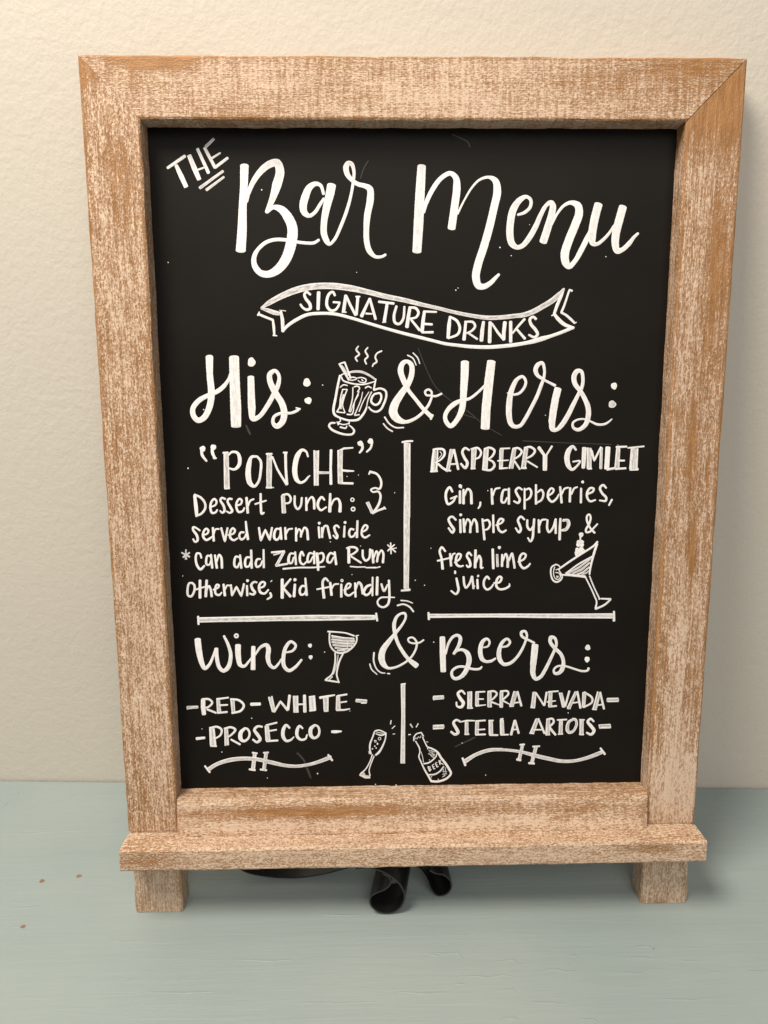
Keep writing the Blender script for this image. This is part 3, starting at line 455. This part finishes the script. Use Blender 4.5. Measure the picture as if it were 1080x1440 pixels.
('wine_glass_drawing', 'wine glass drawing filled with shading'): """@450,870,13.5
150,245,34 350,258,30 500,277,30 650,328,34; L 700,320,20 735,318,16; 690,325,40 700,380,34 690,440,30 640,520,34 520,620,38 380,655,38 280,620,34 205,530,32 182,430,34 180,330,34 185,262,34; g L 230,345,40 450,375,34 650,390,36; g L 225,395,40 450,420,42 655,430,40; g L 230,445,44 450,470,44 645,475,40; g L 250,500,44 450,520,44 610,520,36; g L 290,555,40 430,575,40 560,570,30; g L 330,605,34 480,605,30; L 220,322,22 450,362,22 645,375,22; L 530,420,14 510,590,16
288,655,32 290,800,34 262,960,34 225,1060,32 110,1155,32; g 345,690,20 322,850,22 285,980,22 250,1060,18; 440,660,32 372,800,36 332,950,34 317,1060,32 335,1140,32 355,1195,26; L 100,1165,36 230,1187,36 365,1208,32; g L 235,1100,26 180,1155,26""",
('lettering', 'slim ampersand between Wine and Beers with motion lines'): """@520,835,8
530,812,62 500,788,62 440,740,44 370,650,44 310,540,40 282,440,44 274,350,46 300,265,36 350,224,28 395,222,32 405,262,28 370,340,28 300,430,38 220,530,52 150,630,72 132,720,76 152,788,66 205,835,34 280,830,26 370,790,26 440,740,26 490,680,26 525,600,26 525,540,26 480,492,22 433,507,22 440,540,22 490,558,22 560,550,22 607,520,20; 262,380,16 262,330,16 300,250,18; 110,750,16 120,690,16 160,600,16 230,500,18
350,75,16 420,82,14 482,105,12; 310,132,20 380,118,20 450,150,22 492,202,20; 48,662,22 45,760,20 80,850,16 130,888,16 172,893,12; L 198,897,14 225,900,16; 0,790,16 21,850,16 82,908,12""",
('lettering', 'script word Beers with colon'): """@610,880,8
L 97,128,64 100,300,70 107,515,64; 135,320,20 165,200,32 220,122,34 270,107,36 298,135,46 290,200,46 255,270,36 225,315,34; 225,315,24 270,277,30 330,272,36 380,312,56 398,380,60 385,450,56 340,540,52 280,588,42 232,593,40 204,560,36 207,510,32 260,467,30 330,460,30 400,480,30 480,490,28 525,480,28 540,460,20
560,245,18 610,230,24 628,182,28 600,147,30 555,172,46 527,240,52 525,320,54 547,378,50 590,403,36 650,395,34 695,368,24; 770,240,22 830,225,28 858,182,30 825,147,30 775,182,40 742,250,48 732,330,54 752,398,50 792,433,44 860,420,40 930,360,34 990,270,32 1030,180,28 1048,110,28 1028,62,30 987,72,36 987,110,34 1030,145,30 1070,162,26 @720,880,8 220,178,28 250,195,32
L 260,215,78 250,320,78 238,440,70; 238,440,66 236,540,58 267,598,44 320,575,42 370,500,44 430,380,38 480,270,34 500,200,34 480,137,36 440,132,50 430,180,44 480,250,44 550,320,44 578,400,44 568,480,52 530,530,44 482,535,34 470,497,26 510,457,24 600,455,24 700,485,24 790,510,26 850,503,26 862,478,32; D 852,245,29,31; D 845,378,28,32""",
('lettering', 'capitals line - RED - WHITE -'): """@255,965,8
g L 68,240,40 182,235,36; L 65,258,14 180,225,12; L 245,152,50 245,230,54 255,320,48; 235,147,26 310,147,26 348,185,26 310,230,24 270,245,20; L 290,260,26 390,300,24; g L 415,155,42 425,290,50; L 400,145,24 530,128,20; L 430,215,22 520,210,20; L 408,300,24 515,290,24; L 400,155,14 408,290,14
g L 575,155,50 587,285,42; L 560,150,20 575,295,20; 555,145,24 650,160,28 703,215,28 670,275,28 570,303,24; L 785,203,40 885,200,38; L 985,125,22 1030,285,26; L 1018,115,18 1055,285,18; g L 1000,130,22 1042,280,24
@385,965,8 L 5,288,26 75,172,26 155,268,32; L 178,105,34 160,265,32; g L 242,115,50 248,280,50; L 222,112,16 230,285,20; L 268,110,16 270,285,18; L 225,288,20 275,288,20; L 345,105,38 350,285,42; L 265,205,22 340,202,18; L 405,120,22 412,270,24; L 455,115,22 466,265,24; g L 430,125,40 440,270,40; L 405,275,24 470,268,22; L 400,122,22 460,112,18
L 520,130,32 600,115,28 685,100,18; g L 583,135,60 588,270,58; L 562,140,16 570,270,18; L 610,130,16 608,270,16; L 570,280,22 610,278,20; g L 727,120,42 725,262,54; L 710,115,18 705,265,18; L 715,110,22 822,92,22; L 740,185,18 820,172,18; L 708,268,26 790,268,22 855,255,14; g L 930,162,40 1040,172,40; L 930,148,14 1045,158,16; L 985,190,14 1040,190,14""",
('lettering', 'capitals line - PROSECCO -'): """@255,965,8
L 172,590,36 262,580,30; L 325,480,26 332,660,26; L 365,480,22 382,660,26; g L 345,480,40 358,660,44; 320,472,26 400,457,26 453,490,28 440,550,24 390,585,20; L 330,672,22 395,675,20; g L 508,490,42 515,660,48; L 490,485,18 495,665,18; 485,477,24 560,462,26 608,490,28 570,540,24 530,570,20; L 560,600,24 660,655,24
712,477,32 670,520,48 667,590,50 702,618,32 750,590,26 768,530,26 745,482,26 712,472,24; 910,457,24 860,452,28 822,490,34 860,550,42 887,600,38 850,630,30 805,600,24; g L 962,450,48 975,605,58; L 945,450,18 955,610,18; L 955,440,22 1075,410,22; L 980,505,20 1070,490,20; L 960,618,24 1085,610,24
@385,965,8 178,470,26 140,437,30 107,490,46 107,570,44 142,615,32 190,605,26 227,570,14; 325,475,22 290,447,28 262,500,42 267,570,38 310,603,28 358,590,26 375,545,18; 455,442,32 417,480,48 417,550,48 452,583,32 498,560,30 513,500,28 495,452,26 457,437,26; 655,512,34 700,512,38 760,508,20""",
('flourish_drawing', 'left wavy flourish with two crossbars'): """@255,965,8
g 300,945,40 400,877,46 550,832,46 700,816,42 850,822,46 960,845,48 1060,868,48 @385,965,8 120,890,42 250,900,38 400,880,38 520,845,44 630,802,48; @255,965,8 290,925,12 400,860,12 550,812,12 700,798,12 850,804,10; L 265,898,22 320,968,26; @385,965,8 L 612,772,24 658,835,26; L 635,790,30 640,815,24
@255,965,8 g L 825,755,42 802,940,42; L 812,760,12 792,930,12; L 842,770,10 825,930,10; L 800,748,22 852,756,22; L 765,935,24 830,945,24; g L 957,755,36 932,935,40; L 940,755,12 915,930,12; L 925,750,22 980,745,20; L 890,937,24 958,945,24""",
('lettering', 'capitals line - SIERRA NEVADA -'): """@600,965,8
g L 80,135,44 185,128,42; L 75,115,16 190,108,14; L 75,130,16 80,155,14; 430,87,22 395,52,26 352,80,32 380,140,42 413,190,42 388,235,34 342,225,24 335,180,20; L 465,65,16 465,240,18; L 505,62,16 502,240,18; g L 487,65,28 485,235,34; L 460,245,22 515,245,20
g L 570,75,40 568,212,42; L 555,70,16 553,215,18; L 555,66,20 655,62,18; L 570,145,20 640,145,16; L 556,222,22 665,210,12; g L 707,70,48 707,222,50; L 690,70,16 690,225,16; 690,62,22 760,57,24 790,85,24 750,140,22 720,160,14; L 735,180,24 830,215,12; L 690,228,22 730,228,20; g L 845,70,38 840,232,42; L 828,70,14 825,235,14; 830,57,20 910,57,24 920,87,24 870,140,22 850,155,14; L 862,165,22 940,207,12
g L 1000,65,52 962,212,46; L 980,65,14 940,215,16; L 1022,62,26 1065,220,28; L 985,187,20 1045,180,18; L 935,225,20 975,222,22
@740,965,8 g L 95,75,46 75,230,52; L 78,70,16 60,235,18; L 110,70,14 95,230,14; L 112,78,20 200,215,24; L 230,70,26 205,215,24; L 52,238,18 95,242,18; g L 275,75,44 270,222,46; L 258,70,12 252,225,14; L 250,65,20 360,55,18; L 235,177,18 330,165,14; L 255,230,22 340,222,22
g L 390,85,46 425,228,44; L 372,75,14 410,235,16; L 485,55,24 440,222,26; g L 560,68,36 482,240,44; L 550,65,14 465,245,20; L 575,62,26 610,245,28; L 515,190,18 580,180,16; L 465,250,18 495,250,18; g L 655,78,46 645,225,42; L 638,70,14 632,235,16; 655,68,24 740,130,26 740,180,24 645,238,22; L 805,65,20 755,255,22; g L 830,75,24 785,245,28; L 832,70,26 875,255,26; L 790,215,18 850,207,18; L 745,258,20 790,262,18
g L 915,158,44 1032,155,42; L 912,138,14 1035,135,12; L 920,172,16 1035,172,12""",
('lettering', 'capitals line - STELLA ARTOIS -'): """@600,965,8
g L 80,460,42 188,455,42; L 75,442,14 190,437,14; L 75,480,14 190,475,12; 380,400,24 335,380,26 302,410,32 330,470,40 353,520,40 320,543,32 275,513,28; L 380,402,14 450,387,20 540,388,16; g L 450,402,42 452,532,42; L 435,400,12 435,535,16; L 430,542,18 475,540,18
g L 570,400,42 567,538,42; L 553,395,14 550,540,16; L 555,392,20 660,385,20; L 575,490,18 655,485,18; L 552,546,22 660,542,22; L 705,390,18 708,540,22; g L 725,390,42 728,535,44; L 700,388,20 750,385,16; L 710,550,20 800,550,22; L 832,380,20 835,540,22; g L 850,385,38 855,535,44; L 832,372,20 860,366,18; L 835,547,20 920,545,18
L 990,387,28 950,545,32; L 995,385,26 1035,528,28; L 965,490,18 1010,485,18
@740,965,8 g L 125,375,44 68,515,52; L 110,370,16 50,520,20; L 137,367,24 205,530,26; L 85,490,20 180,490,16; L 40,528,18 85,532,18; g L 250,385,42 245,535,46; L 232,385,14 222,545,18; 232,375,24 295,367,26 310,400,26 265,450,26 240,460,18; L 265,470,34 330,547,26; L 222,548,16 265,545,16; L 350,380,18 455,375,20; g L 392,390,44 390,530,44; L 375,390,12 370,535,14; L 360,541,16 410,536,18
g 530,372,26 480,402,36 462,470,44 482,518,34 530,500,28 563,430,26 558,387,26 530,370,24; 500,375,12 455,440,12 450,500,12 480,530,14 530,515,14 575,430,14 560,370,14 520,362,12; g L 627,385,44 625,535,44; L 607,380,14 605,540,16; L 600,378,18 655,378,16; L 600,543,18 645,543,20; 760,397,22 725,367,28 692,400,34 730,450,42 763,500,40 730,543,32 680,523,24
L 818,438,14 945,430,14; L 825,470,18 948,465,20; L 942,430,14 948,465,16; L 820,440,14 828,470,16; g L 840,455,16 930,448,16""",
('flourish_drawing', 'right wavy flourish with two crossbars'): """@600,965,8
g 430,850,48 550,772,44 700,722,40 850,715,34 1000,728,34 1090,745,38 @740,965,8 100,780,48 250,815,48 400,843,42 550,838,38 700,800,44 850,742,48; @600,965,8 420,830,12 550,755,10 700,705,10 850,700,10; L 403,808,24 435,890,28; @740,965,8 L 835,698,24 885,765,28; L 850,725,30 865,745,24
g L -42,670,38 -78,820,42; L -70,660,22 -20,655,22; L -105,825,28 -62,832,28; L -55,670,12 -92,820,12; g L 110,685,42 62,865,44; L 95,685,12 48,865,12; L 75,680,22 150,675,20; L 30,865,26 90,870,26""",
('divider_line', 'short lower divider between glass and bottle'): """@490,950,5.4
g L 415,68,32 417,300,27 412,655,32; L 402,70,10 406,300,9 400,655,11; L 428,66,8 428,300,7 426,655,9; L 400,68,12 432,62,12; L 398,662,12 428,662,12""",
('champagne_drawing', 'tilted champagne flute drawing with bubbles and sparks'): """@500,1010,12
330,215,26 400,203,22 512,250,24; 340,262,14 430,288,28 500,272,22; g 350,235,14 430,250,16 500,262,14; 320,228,26 285,330,26 247,430,32 242,530,30 258,600,34; 515,258,24 500,360,24 442,500,34 390,580,42 340,622,34; g 225,560,20 235,600,20
285,612,22 240,740,22 170,860,22 85,938,28; 312,640,22 257,780,20 230,880,20 243,970,24; L 75,955,36 160,998,38 240,1000,36; g L 115,920,48 150,955,40; g L 140,965,20 235,975,14
O 405,345,22,12; O 335,390,15,12; L 318,370,10 322,392,10; D 370,432,13,18; D 325,472,12; D 348,503,11; D 285,517,11; L 600,40,20 590,100,20; L 665,130,16 615,175,16; L 630,268,12 665,265,12; g L 925,102,26 962,155,20; L 1057,92,18 1025,150,18; L 895,278,20 930,275,16""",
('bottle_drawing', 'tilted beer bottle drawing with BEER on its label'): """@570,1020,13.5
L 162,295,28 162,225,26; 162,225,24 210,165,24 300,137,26; L 300,137,28 345,205,26; L 180,265,14 195,235,12 225,260,14 245,215,12 280,240,12 298,198,12; 197,302,24 270,440,28 275,520,24 257,590,26 300,700,28 370,850,34 430,950,36 490,1055,44; 298,500,10 328,600,12 345,700,14
327,222,24 380,340,24 422,410,28 500,440,34 610,510,40 680,620,46 760,720,50 830,830,50 866,915,42 800,998,42 700,1048,44 600,1068,44 490,1062,44; 352,730,30 440,712,30 530,650,28 590,580,22 600,530,18; 450,940,28 560,930,32 660,870,30 730,780,24
L 420,435,20 428,450,20; g L 440,470,14 560,510,16; g L 450,500,12 565,560,14; g L 440,540,18 560,580,12; g L 480,570,14 540,620,12; g L 500,470,10 540,600,12; L 455,655,18 462,660,16; g L 720,830,12 740,960,12; g L 755,800,12 775,930,12; g L 700,870,10 790,880,10; g L 705,930,12 790,920,12; g L 705,980,16 760,950,12; L 620,1022,18 635,1028,16; L 490,975,20 500,985,16; g L 400,310,16 430,320,16
L 430,790,22 460,868,24; L 430,785,18 472,788,18 462,822,16 490,838,18 465,870,20; L 512,762,20 540,828,22; L 512,757,14 545,738,14; L 525,795,12 550,782,12; L 540,832,16 566,818,16; L 572,722,20 600,788,22; L 572,717,14 603,702,14; L 585,757,12 610,746,12; L 600,793,16 628,780,16; L 637,672,20 660,745,22; L 637,668,14 668,668,16 662,702,14 655,712,12; L 662,712,14 720,742,20""",
('ink_specks', 'tiny stray ink specks and faint smears on the black board'): """@0,0,1
D 368,267,0.94; D 236.5,369,0.86; D 703,348,1; D 719,359.5,0.72; D 744.8,316,0.5; D 852,361,0.72; D 286.5,576,0.86; D 453.8,541.5,0.79; D 264.5,658.5,1; D 257,810,0.65; D 464.5,762,0.72; D 507,767.8,0.58; D 584,816,0.72; D 597,823,0.72; D 495,808,0.58; D 686,690,0.72; D 354,1010,0.79; D 312,1057.5,0.72; D 376,1094,0.65; D 446.5,1087.8,1; D 284,1025,0.58; D 799,1002.5,0.72; D 650,1045,0.79; D 683,1090,0.72; D 456.5,917,0.79; D 610,903,0.79; D 652,952,0.65; D 528,1103,0.79; D 557,1104,0.86; D 767,584,0.58; D 606,771,0.65; D 597,823,0.65; D 488,670,0.65; D 504,668,0.58; D 555,693,0.65; D 869,626,0.58; D 492,1000,0.5; D 641,408,0.86; D 501.5,383,0.58; D 644,405,0.65
d 636,189,1.4 658,200,1.6 661,207,1.6; d 518,226,1.2 511,238,1.2 507,251,1; d 588,490,1 600,520,1 612,543,1 632,562,1 660,580,1.2 680,597,1 705,612,1; d 418,1059,2.6 425,1066,3 429,1072,2.6; d 431,1079,3 434,1086,3.4 437,1094,2.6; d 346,598,2 350,607,3.4 352,611,2; d 735,620,1.4 800,623,1 860,625,1; d 640,1050,1.6 655,1043,2 668,1037,2.4; d 640,579,.9 668,588,1.1;"""
}
# ---------------------------------------------------------------- PEN STROKES -> RIBBONS OF PAINT ON THE PANEL
Rr = Matrix.Rotation(-LEAN, 3, 'X'); RI = Rr.inverted(); CR = RI @ CAM
def to_panel(px, py):                      # measured place on the panel, in the panel's own axes
    d = RI @ ray(px, py); t = (E_ - CR.y) / d.y; p = CR + d * t
    return Vector((p.x, p.z - pz))
IM = ink_mat()
def parse(txt):
    fr = (0, 0, 1); flags = set(); pts = []; out = []
    for line in txt.replace(';', '\n').split('\n'):
        flags = set(); pts = []
        for tok in line.split():
            if tok[0] == '@': fr = tuple(float(q) for q in tok[1:].split(','))
            elif tok in 'LgdOD': flags.add(tok)
            else:
                v = [float(q) for q in tok.split(',')]
                if 'D' in flags or 'O' in flags: pts.append((fr[0] + v[0] / fr[2], fr[1] + v[1] / fr[2], [q / fr[2] for q in v[2:]]))
                else: pts.append((fr[0] + v[0] / fr[2], fr[1] + v[1] / fr[2], v[2] / fr[2]))
        if pts: out.append((flags, pts))
    return out
def smooth_pts(P, linear):
    if len(P) == 1: return P
    out = []; n = len(P)
    for i in range(n - 1):
        p1, p2 = P[i], P[i + 1]; p0 = P[i - 1] if i else tuple(2 * a - b for a, b in zip(p1, p2)); p3 = P[i + 2] if i + 2 < n else tuple(2 * b - a for a, b in zip(p1, p2))
        L = math.dist(p1[:2], p2[:2]); k = max(2, int(L / 1.1))
        d01 = max(1e-3, math.dist(p0[:2], p1[:2])) ** .5; d12 = max(1e-3, L) ** .5; d23 = max(1e-3, math.dist(p2[:2], p3[:2])) ** .5
        for j in range(k):
            t = j / k
            if linear: out.append(tuple(a + (b - a) * t for a, b in zip(p1, p2))); continue
            q = []
            for c in range(3):      # centripetal Catmull-Rom as a Hermite segment
                m1 = (p2[c] - p1[c]) + d12 * ((p1[c] - p0[c]) / d01 - (p2[c] - p0[c]) / (d01 + d12)) 
                m2 = (p2[c] - p1[c]) + d12 * ((p3[c] - p2[c]) / d23 - (p3[c] - p1[c]) / (d12 + d23))
                if c == 2: m1 = m2 = 0.0 if False else (p2[c] - p1[c])
                t2, t3 = t * t, t * t * t
                q.append((2 * t3 - 3 * t2 + 1) * p1[c] + (t3 - 2 * t2 + t) * m1 + (-2 * t3 + 3 * t2) * p2[c] + (t3 - t2) * m2)
            out.append(tuple(q))
    out.append(P[-1]); return out
SEQ = [0]
def build_ink(name, label, txt):
    vs, fs, uv, tn = [], [], [], []
    def add(p2, h, u, v, tone):
        q = to_panel(*p2); vs.append((q.x, -h, q.y)); uv.append((u, v)); tn.append(tone); return len(vs) - 1
    for flags, P in parse(txt):
        SEQ[0] += 1; tone = -0.235 if 'd' in flags else (0.70 if 'g' in flags else 0.93); tone += rnd.uniform(-.06, .05) if tone > 0 else 0
        base = 0.000016 + (SEQ[0] % 9) * 0.000005 + (0.000016 if 'g' not in flags else 0); u0 = rnd.uniform(0, 50)
        if 'D' in flags:
            x, y, r = P[0][0], P[0][1], P[0][2]; rx, ry = r[0], (r[1] if len(r) > 1 else r[0]); k = 18; ph = rnd.uniform(0, 6)
            c = add((x, y), base + 0.00002, u0, 0.0, tone); ring = []
            for i in range(k):
                a = i * math.tau / k; f = 1 + .07 * math.sin(3 * a + ph) + .04 * math.sin(5 * a + 2 * ph)
                ring.append(add((x + rx * f * math.cos(a), y + ry * f * math.sin(a)), 0.000012, u0 + .1 * math.cos(a), 1.0, tone))
            for i in range(k): fs.append((c, ring[(i + 1) % k], ring[i]))
            continue
        if 'O' in flags:
            x, y, r = P[0][0], P[0][1], P[0][2]
            P = [(x + r[0] * math.cos(a), y + r[0] * math.sin(a), r[1]) for a in [i * math.tau / 10 for i in range(11)]]
        Q = smooth_pts(P, 'L' in flags); n = len(Q)
        if n < 2: continue
        rows = []; s = 0.0; off = rnd.uniform(0, 99)
        across = (-1, -.55, 0, .55, 1)
        tang = []
        for i in range(n):
            a, b = Q[max(0, i - 1)], Q[min(n - 1, i + 1)]; dx, dy = b[0] - a[0], b[1] - a[1]; l = math.hypot(dx, dy) or 1; tang.append((dx / l, dy / l))
        slope = min(0.00003, 0.0000005 * n)
        def row(x, y, tx, ty, hw, hk, u):
            r = []
            for v in across:
                h = 0.000008 + hk * (1 - abs(v) ** 6)
                r.append(add((x - ty * hw * v, y + tx * hw * v), h, u, v, tone))
            rows.append(r)
        for i in range(n):
            x, y, wd = Q[i]; tx, ty = tang[i]
            if i: s += math.dist(Q[i - 1][:2], Q[i][:2])
            jt = 1 + .055 * noise.noise(Vector((s * .55 + off, 0, 0))) + .045 * noise.noise(Vector((s * 1.9 + off, 4, 0)))
            hw = max(.25, wd * (.475 if wd > 6 else .445) * jt); cp = .66 if wd < 6 else (.3 if 'L' in flags else .45); hk = base + slope * i / n
            if 'd' in flags: hk = 0.000012
            u = u0 + s * .05
            if i == 0:
                for a in (80, 55, 28): row(x - tx * hw * cp * math.sin(R(a)), y - ty * hw * cp * math.sin(R(a)), tx, ty, hw * math.cos(R(a)) , hk * (.5 + .5 * math.cos(R(a))), u)
            row(x, y, tx, ty, hw, hk, u)
            if i == n - 1:
                for a in (28, 55, 80): row(x + tx * hw * cp * math.sin(R(a)), y + ty * hw * cp * math.sin(R(a)), tx, ty, hw * math.cos(R(a)), hk * (.5 + .5 * math.cos(R(a))), u)
        for r0, r1 in zip(rows, rows[1:]):
            for j in range(4): fs.append((r0[j], r0[j + 1], r1[j + 1], r1[j]))
    o = mesh_obj(name, vs, fs, IM, pan, label=label, smooth=True); me = o.data
    ul = me.uv_layers.new(name='pen'); 
    for lp in me.loops: ul.data[lp.index].uv = uv[lp.vertex_index]
    at = me.attributes.new('tone', 'FLOAT', 'POINT'); at.data.foreach_set('value', tn)
    return o
for (nm, lb), txt in INK.items():
    o = build_ink(nm, lb, txt)
    if nm == 'ink_specks': o['kind'] = 'stuff'

# ---------------------------------------------------------------- BLACK RIBBON CURLED BEHIND THE FEET
rb_m = plain('black_ribbon_cloth', (0.010, 0.010, 0.011), 0.30, 0.6)
rib = link(bpy.data.objects.new('hanging_ribbon', None)); rib['label'] = 'black ribbon with curled ends lying on the table under the sign'; rib['category'] = 'ribbon'
base = on_table(545, 1286.5); rib.location = (base.x, base.y, 0)
def band(name, pts, y0, depth, skew=(0, 0), thick=0.0009, wob=0.0):
    """front edge traced in the upright plane y = y0, the band running back from it"""
    P = smooth_pts([(a, b, 1.0) for a, b in pts], False); C = [on_y(a, b, y0) for a, b, _ in P]; n = len(C); vs, fs = [], []
    C = [Vector((c.x, c.y, max(c.z, thick + .0001))) for c in C]
    K = 5
    for i in range(n):
        a, b = C[max(0, i - 1)], C[min(n - 1, i + 1)]; d = (b - a); nn = Vector((-d.z, 0, d.x)).normalized() * thick * .5
        for k in range(K):
            f = k / (K - 1); o = C[i] + Vector((skew[0] * f, depth * f, skew[1] * f + wob * math.sin(f * 3.1)))
            vs += [o + nn - rib.location, o - nn - rib.location]
    for i in range(n - 1):
        for k in range(K - 1):
            p = (i * K + k) * 2; q = ((i + 1) * K + k) * 2
            fs += [(p, q, q + 2, p + 2), (p + 1, p + 3, q + 3, q + 1)]
        p, q = i * K * 2, (i + 1) * K * 2; fs.append((p, p + 1, q + 1, q)); p += 2 * (K - 1); q += 2 * (K - 1); fs.append((p, q, q + 1, p + 1))
    for i in (0, n - 1):
        for k in range(K - 1): p = (i * K + k) * 2; fs.append((p, p + 2, p + 3, p + 1))
    return mesh_obj(name, vs, fs, rb_m, rib, smooth=False)
y0 = base.y
band('ribbon_end', [(500, 1222), (520, 1221), (540, 1227), (553, 1235), (564, 1246), (569, 1259), (566, 1272), (557, 1281), (544, 1284.5), (530, 1281), (521, 1272), (521, 1262), (529, 1256), (541, 1251), (549, 1243), (548, 1234), (538, 1229)], y0, 0.021, (0.004, 0.0))
y1 = on_table(614, 1262).y
band('ribbon_end', [(572, 1212), (590, 1222), (600, 1236), (606, 1250), (615, 1259), (626, 1258), (634, 1250), (634, 1240), (625, 1231), (612, 1228), (604, 1224)], y1, 0.022, (-0.002, 0.0))
y2 = on_table(400, 1240).y
band('ribbon_loop', [(330, 1216), (345, 1226), (365, 1231), (390, 1234), (420, 1234), (450, 1230), (480, 1223), (505, 1216)], y2, 0.010, (0.0, 0.002))
